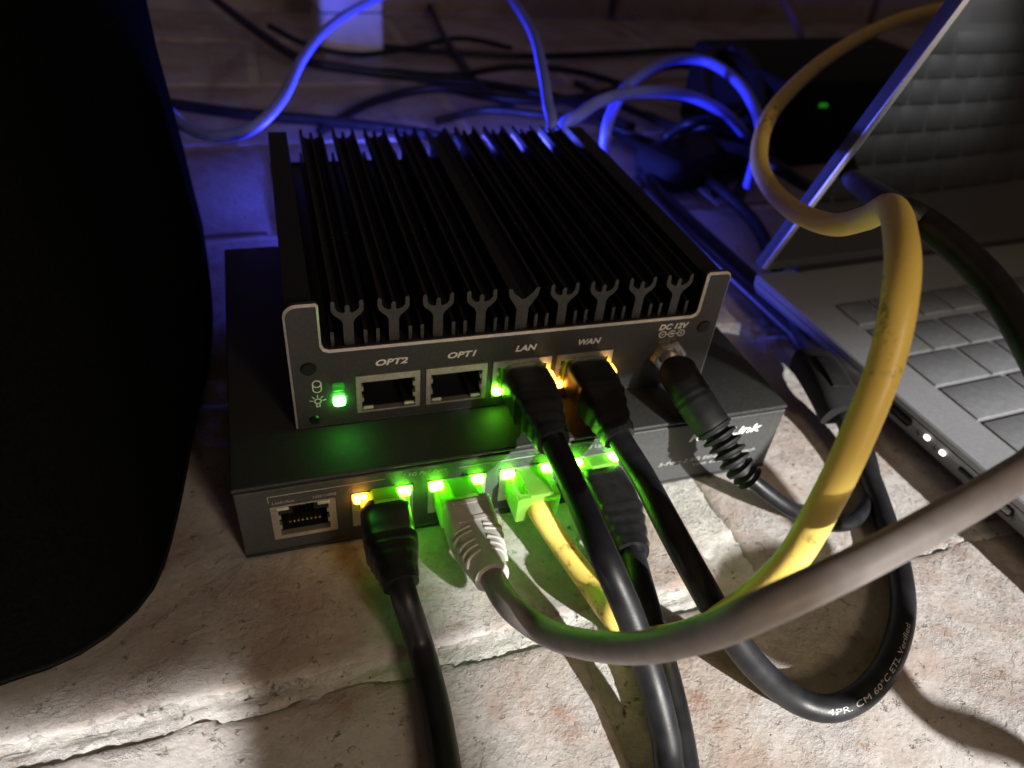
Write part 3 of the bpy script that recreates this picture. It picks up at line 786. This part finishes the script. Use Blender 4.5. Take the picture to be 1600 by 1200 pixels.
# black cable in the uplink port
q = sport(4)
cable('network_cable', 'black network cable in the uplink port, half hidden behind the straight black cable',
      [q+V((0, 0, 0.8)), at_y(945, 765, -8), at_y(966, 805, -17), at_y(985, 852, -27), at_y(1003, 920, -40), at_z(1022, 985, 7), at_z(1045, 1070, 5.5), at_z(1062, 1150, 4), at_z(1072, 1215, 3), at_z(1085, 1300, 2.9)],
      6.0, M['pvc_black'], clear=4.5, boot=27, boot_style='bulb', boot_mat=M['boot_black'], group='black network cables')

# power lead
jx = FX+101.9; jz = SH+11.4
dc = empty('power_cable', (jx, 0, 0), 0, 'black power lead with a thick barrel plug in the 12 volt jack', 'cable')
dpts = [V((jx, 18, jz)), V((jx, 12, jz)), at_y(1062, 588, 6), at_y(1096, 642, -4), at_y(1131, 692, -12), at_y(1161, 737, -18.5), at_y(1222, 787, -25), at_z(1270, 812, 6), at_z(1318, 819, 3), at_z(1350, 797, 2.4), at_z(1365, 757, 3), at_z(1356, 707, 5), at_z(1339, 655, 9), at_z(1314, 610, 13), at_z(1262, 545, 8), V((195, 130, 5)), V((200, 200, 4))]
dpath = spline(dpts, 0.6)
build('barrel', tube(bmesh.new(), sub(dpath, 0, 9.5), 2.75, 24), M['alu'], dc, world=True)
def dcp(i, s):
    if s < 1.0: r_ = 4.2+0.7*s
    elif s < 19: r_ = 4.95 - 0.012*s
    else: r_ = 4.72 - 0.7*smooth01((s-19)/2)
    if 8.5 < s < 12: r_ += 0.18*math.sin((s-8.5)*2*math.pi/0.85)
    return (r_, r_, 2.3)
body = build('plug_body', sweep(bmesh.new(), sub(dpath, 8.5, 30), dcp, n=32), M['rubber'], dc, world=True, angle=40)
Fd = frames(dpath); s_ = 0
def relief(i, s):
    k = s/17; r_ = 3.9*(1-k)+2.5*k
    ph = (s % 2.3)/2.3
    r_ += 1.05 if ph < 0.52 else -0.5
    return (r_, r_, 2.2)
build('strain_relief', sweep(bmesh.new(), sub(dpath, 28.5, 45), relief, n=28), M['rubber'], dc, world=True, angle=30)
build('jacket', tube(bmesh.new(), sub(dpath, 44, 1e9), 2.1, 16), M['pvc_black'], dc, world=True)

# ------------------------------------------------------------------ laptop
LO = V((192.4, 79.5, 0)); LA = math.radians(3.0); LW, LD, LZ = 318.0, 216.0, 17.0
lt = empty('laptop', LO, LA, 'half closed silver laptop with dark glossy screen standing right of the boxes', 'laptop')
bs = bmesh.new()
prof = [(0.0, LZ-0.5), (0.5, LZ), (LW-0.5, LZ), (LW, LZ-0.5), (LW-0.6, 12), (LW-5.5, 4.5), (LW-11, 2.4), (11, 2.4), (5.5, 4.5), (0.6, 12)][::-1]
prism(bs, prof, -LD, 0, 'xz')
build('base', bs, M['laptop'], lt, angle=25)
for fx_, fy_ in ((25, -18), (LW-25, -18), (25, -LD+18), (LW-25, -LD+18)):
    build('foot', cyl(bmesh.new(), (fx_, fy_, 0), (0, 0, 1), 6, 6, 2.6), M['rubber'], lt)
build('seam', B((0.18, -LD+2, 14.15), (0.5, -2, 14.4)), M['slot'], lt, smooth=False)
# keyboard: every key its own piece, all on one shared set of meshes by width
KEYM = {}
def key(x, y, wk, dk=14.6):
    kk = (round(wk, 1), round(dk, 1))
    if kk not in KEYM:
        o = build('key', B((0, -dk, LZ-0.1), (wk, 0, LZ+0.75), 0.35, 2), M['key'], lt)
        KEYM[kk] = o.data; o.location = V((x, y, 0))*S; return o
    o = bpy.data.objects.new('key', KEYM[kk]); col.objects.link(o); o.parent = lt; o.location = V((x, y, 0))*S
    return o
rows_k = [(-27.0, [13.5]*16, 12.5), (-44.0, [14.5]+[15.6]*12+[27.0], 14.6), (-60.6, [23.5]+[15.6]*12+[18.0], 14.6), (-77.4, [28.0]+[15.6]*11+[30.9], 14.6), (-94.2, [36.5]+[15.6]*10+[39.7], 14.6), (-111.0, [16, 16, 16, 16, 86, 16, 16, 16, 16], 14.6)]
for yk, ws, dk in rows_k:
    xk = 16.0
    for wk in ws:
        key(xk, yk, wk+0.3, dk+0.4); xk += wk+1.9
build('touchpad', B((95, -200, LZ-0.1), (205, -134, LZ+0.12), 0.1), M['laptop'], lt)
# things in the left side wall
def side_slot(name, y0, y1, z0, z1, mt, proud=0.12, bev=0.9):
    return build(name, B((-proud, y0, z0), (0.9, y1, z1), bev, 3), mt, lt)
def side_at(px, py):
    d = FWD + RT*((px-800)/FPX) - UP*((py-600)/FPX); n = V((math.cos(LA), math.sin(LA), 0)); tt = (LO-CAM).dot(n)/d.dot(n); q = CAM+d*tt-LO
    return V((-math.sin(LA)*q.x*-1*0 + q.x*math.cos(LA)+q.y*math.sin(LA), -q.x*math.sin(LA)+q.y*math.cos(LA), q.z))
for px, py in ((1447, 684), (1471, 708)):
    q = side_at(px, py); side_slot('status_light', q.y-1.0, q.y+1.0, q.z-0.75, q.z+0.75, M['white_led'], 0.25, 0.6)
q0, q1 = side_at(1383, 628), side_at(1422, 663); zc = (q0.z+q1.z)/2
side_slot('usb_port', q1.y, q0.y, zc-1.4, zc+1.4, M['slot'], 0.1, 1.1)
q0, q1 = side_at(1497, 731), side_at(1520, 752); zc = (q0.z+q1.z)/2
side_slot('card_slot', q1.y, q0.y, zc-0.6, zc+0.6, M['slot'], 0.1, 0.3)
q0, q1 = side_at(1556, 783), side_at(1578, 803); zc = (q0.z+q1.z)/2
side_slot('side_key', q1.y, q0.y, zc-1.1, zc+1.1, M['laptop'], 0.35, 0.8)
side_slot('side_key_recess', q1.y-0.5, q0.y+0.5, zc-1.4, zc+1.4, M['slot'], 0.05, 0.9)
def side_mark(strokes):
    bm = bmesh.new()
    for (a0, b0), (a1, b1) in strokes:
        A0, A1 = side_at(a0, b0), side_at(a1, b1)
        d = (A1-A0).normalized(); n = V((0, -d.z, d.y))*0.16
        bm.faces.new([bm.verts.new(V((-0.04, q_.y, q_.z))) for q_ in (A0+n, A0-n, A1-n, A1+n)])
    return build('printed_mark', bm, M['slot'], lt, smooth=False)
side_mark([((1578, 805), (1587, 812)), ((1585, 804), (1580, 813))])
side_mark([((1430, 673), (1437, 679)), ((1434, 670), (1434, 681))]); side_mark([((1456, 697), (1463, 703)), ((1461, 695), (1458, 705))])
# lid leaning forward over the keyboard
TL = math.radians(20.5); LH = 214.0
Ml = Matrix.Translation((0, -1.5, LZ+2.0)) @ Matrix.Rotation(TL, 4, 'X')
ld = bmesh.new(); box(ld, (0, 0, 0), (LW, 5.0, LH), 0.7, 2, mat=Ml)
lid = build('lid', ld, M['lid_shell'], lt)
build('screen', box(bmesh.new(), (1.4, -0.5, 6), (LW-1.4, 0.3, LH-1.5), 0.2, mat=Ml), M['screen'], lid)
et = prism(bmesh.new(), [(-0.03, 0.5), (-0.03, 0.15), (0.95, -0.75), (1.38, -0.75), (1.38, 0.5)], 2, LH-1, 'xy'); et.transform(Ml)
build('edge_trim', et, M['polished'], lid, smooth=False)
build('hinge', cyl(bmesh.new(), (18, 0.4, LZ+1.2), (1, 0, 0), 2.6, 2.6, LW-36, 20), M['dark_plastic'], lt)

# ------------------------------------------------------------------ big black bag on the left
bag = empty('black_bag', (-80, 60, 0), 0, 'large black fabric bag filling the left side of the picture', 'bag')
def bag_mesh():
    bm = bmesh.new()
    def contour(z):
        # floor outline of the bag, pulled in at the bottom edge and leaning inwards slightly with height
        pin = 7.0*(1-min(1, z/14))**2
        lean = 0.045*max(0, z-14)
        pts = []
        base = [(-200, -62), (-120, -38), (-70, -33), (-47, -28), (-31, -24), (-19, -13), (-14, 8), (-11, 40), (-7, 75), (-7, 120), (-11, 165), (-18, 196), (-34, 214), (-80, 226), (-200, 240)]
        sp = spline([V((x, y, 0)) for x, y in base], 6.0)
        c = V((-120, 90, 0))
        for p in sp:
            d = (p-c); L_ = d.length
            q = c + d*((L_-pin-lean)/L_); q.z = z
            q += V((nz2(p.y, z, 0.02, 2)*2.0, nz2(p.x+p.y, z, 0.03, 8)*1.5, 0)) * min(1, z/20)
            pts.append(q)
        return pts
    zs = [0.3, 2, 5, 9, 14, 22, 32, 45, 60, 80, 100, 125, 150, 172, 186, 194]
    loops = []
    for i, z in enumerate(zs):
        cc = contour(z)
        if z > 150:
            k = 1-0.18*((z-150)/44)**2; cc = [V((-120+(p.x+120)*k, 90+(p.y-90)*k, p.z)) for p in cc]
        loops.append([bm.verts.new(p) for p in cc])
    for A, C in zip(loops, loops[1:]):
        for i in range(len(A)-1): bm.faces.new((A[i], A[i+1], C[i+1], C[i]))
        bm.faces.new((A[-1], A[0], C[0], C[-1]))
    bm.faces.new(loops[-1]); bm.faces.new(loops[0][::-1])
    bmesh.ops.recalc_face_normals(bm, faces=bm.faces[:])
    return bm, contour
bgm, contour = bag_mesh()
build('body', bgm, M['fabric'], bag, world=True, angle=60)
cc = contour(9.0)
build('piping', tube(bmesh.new(), [p + (p-V((-120, 90, 9))).normalized()*0.1 for p in cc], 0.6, 8), M['seam'], bag, world=True)

# ------------------------------------------------------------------ things behind
def plain_cable(name, label, pts, dia, mt, group=None, step=2.5):
    base = pts[0].copy(); base.z = 0
    path = spline(pts, step)
    bm = tube(bmesh.new(), path, dia/2, 12)
    bm.transform(Matrix.Translation(-base))
    o = build(name, bm, mt); o.location = base*S
    return tag(o, label, 'cable', group)
gp = 'cables tangled behind the boxes'
Z = at_z
plain_cable('data_cable', 'white cable with painted-in blue light curving up beside the black bag', [Z(262, 172, 40), Z(290, 198, 40), Z(340, 213, 42), Z(395, 200, 46), Z(440, 155, 50), Z(470, 95, 52), Z(505, 50, 54), Z(545, 20, 56), Z(600, -8, 58), Z(660, -30, 60)], 4.6, M['pvc_white_blue_lit'], gp)
plain_cable('data_cable', 'white cable with painted-in blue light dropping from the top edge behind the fins', [Z(770, -40, 62), Z(800, -2, 62), Z(832, 50, 62), Z(848, 110, 62), Z(856, 160, 58), Z(862, 205, 52), V((128, 165, 30))], 4.6, M['pvc_white_blue_lit'], gp)
plain_cable('data_cable', 'white cable with painted-in blue light, lower of two arches behind the fins', [V((150, 160, 14)), Z(880, 205, 44), Z(905, 180, 50), Z(945, 155, 52), Z(1005, 143, 50), Z(1070, 148, 46), Z(1125, 172, 40), Z(1160, 205, 26), Z(1180, 240, 10)], 5.4, M['pvc_white_blue_lit'], gp)
plain_cable('data_cable', 'white cable with painted-in blue light, taller of two arches behind the fins', [V((178, 190, 4)), Z(946, 218, 34), Z(958, 172, 44), Z(990, 125, 52), Z(1050, 94, 56), Z(1105, 96, 56), Z(1150, 125, 54), Z(1176, 162, 50), Z(1190, 205, 46), Z(1184, 240, 40), Z(1170, 290, 20)], 5.2, M['pvc_white_blue_lit'], gp)
bk = [
 ('black cable running in from the top left corner across the rear', [(300, -30, 30), (340, 2, 24), (400, 48, 18), (470, 92, 12), (550, 108, 8), (650, 120, 5), (760, 132, 4), (880, 155, 4), (990, 200, 4)], 6),
 ('black cable low behind the fins catching a blue glint', [(250, 160, 12), (380, 178, 10), (500, 188, 8), (640, 205, 6), (740, 225, 5)], 6),
 ('black cable wavering across the bricks behind the fins', [(500, 205, 4), (580, 160, 4), (680, 138, 8), (760, 150, 9), (850, 158, 8), (950, 143, 8), (1040, 105, 8), (1110, 110, 8), (1210, 150, 6)], 5.5),
 ('black cable looping in a tall hoop beside the yellow cable', [(1150, 320, 4), (1172, 255, 14), (1190, 190, 30), (1186, 118, 44), (1150, 77, 50), (1113, 86, 46), (1104, 135, 36), (1126, 195, 22), (1150, 240, 8), (1120, 300, 4)], 6.5),
 ('thin black cable slanting down behind the blue-lit drop cable', [(660, -20, 8), (690, 50, 6), (720, 95, 4), (745, 130, 4), (800, 170, 4)], 5),
 ('black cable bunched against the right rear of the fins', [(960, 205, 4), (1010, 235, 5), (1070, 258, 8), (1130, 300, 8), (1180, 350, 6), (1215, 420, 4)], 6),
 ('black cable lying along the wall foot', [(560, 70, 4), (700, 82, 4), (830, 88, 4), (960, 84, 4), (1080, 78, 4), (1220, 95, 4)], 5),
 ('black cable rising steeply through the tangle right of the fins', [(1000, 270, 4), (1040, 215, 20), (1085, 190, 34), (1130, 195, 30), (1165, 230, 14), (1175, 275, 5)], 5),
 ('black cable snaking low between the adapter and the laptop lid', [(1010, 180, 4), (1090, 215, 8), (1160, 235, 26), (1215, 262, 30), (1260, 290, 20), (1300, 300, 6)], 6),
 ('black cable sagging between the two blue-lit arches', [(900, 130, 6), (960, 160, 6), (1020, 185, 6), (1080, 200, 26), (1150, 180, 32), (1230, 130, 20), (1330, 100, 6)], 5),
 ('thin black cable drooping in front of the pale plug box', [(420, 40, 20), (480, 70, 14), (560, 85, 8), (640, 75, 6), (720, 60, 5), (800, 75, 5)], 4),
 ('thin black cable crossing under the blue-lit drop cable', [(600, 110, 4), (700, 118, 6), (800, 105, 8), (900, 112, 8), (1000, 140, 6), (1090, 160, 5)], 4.5),
 ('thin black cable skirting the rear edge of the fins', [(680, 190, 4), (760, 172, 10), (850, 180, 12), (930, 190, 10), (1000, 215, 6), (1060, 240, 4)], 4.5),
 ('dull brown cable hanging at the top edge above the yellow cable', [(1205, -40, 60), (1228, 5, 50), (1248, 45, 36), (1262, 85, 18), (1290, 110, 4)], 6),
]
for lb, pts, d in bk:
    mm = M['pvc_black'] if 'brown' not in lb else mat('brown_cable_jacket', (0.22, 0.15, 0.12), 0.5)
    plain_cable('loose_cable', lb, [Z(*p) for p in pts], d, mm, gp)
plain_cable('loose_cable', 'thick black cable crossing the laptop keyboard from hinge to right edge', [V((205, 66, 62)), at_d(1390, 320, 38), at_d(1440, 345, 40), at_d(1500, 392, 42), at_d(1555, 450, 44), at_d(1600, 520, 46), at_d(1650, 620, 48), at_d(1700, 740, 50)], 6.4, M['pvc_black'], gp)

# hook-and-loop wrap holding the loop and the power lead together beside the laptop
wr = empty('cable_wrap', (168, 4, 0), 0, 'black cable wrap bunching two black leads beside the laptop corner', 'cable wrap')
cw = at_d(1294, 604, 29.5); 
wp = [at_z(1318, 648, 11), at_z(1306, 625, 12.5), at_z(1294, 604, 13), at_z(1280, 582, 12.5), at_z(1268, 566, 11)]
build('band', sweep(bmesh.new(), spline(wp, 1.0), lambda i, s: (7.0, 5.2, 3.2), n=28), M['dark_plastic'], wr, world=True)
build('tab', sweep(bmesh.new(), spline([wp[1]+V((0, 0, 5.6)), wp[2]+V((0, 0, 5.9)), wp[3]+V((0, 0, 5.6))], 1.0), lambda i, s: (3.2, 0.6, 4.0), n=16), M['rubber'], wr, world=True)

ad = empty('power_adapter', (252, 212, 0), 0.35, 'black power adapter brick lying among cables behind the finned box', 'power adapter')
build('case', B((-46, -16, 0.2), (34, 20, 17), 6, 3), M['dark_plastic'], ad); build('rating_label', B((-30, -10, 17.05), (10, 13, 17.2)), M['cavity'], ad, smooth=False)
a2 = empty('media_converter', (372, 250, 0), 0.1, 'dark box with a tiny green light behind the laptop lid', 'network box')
build('case', B((-90, -30, 0.2), (60, 60, 48), 4, 3), M['dark_plastic'], a2)
q = at_y(1270, 160, 218)
gl = bmesh.new(); box(gl, (q.x-372-2.4, -32.2, q.z-1.1), (q.x-372+2.4, -29.8, q.z+1.1), 0.6, 2); build('indicator_light', gl, M['green_led_soft'], a2)
wb = empty('wall_plug', (86, 440, 0), 0.12, 'pale plastic plug box lit blue beneath the curving blue-lit cable', 'plug')
build('housing', B((-24, -14, 0.2), (20, 16, 64), 4, 3), M['white_plastic'], wb); build('seam', B((-24.3, -14.3, 30), (20.3, 16.3, 30.8)), M['dark_plastic'], wb, smooth=False)
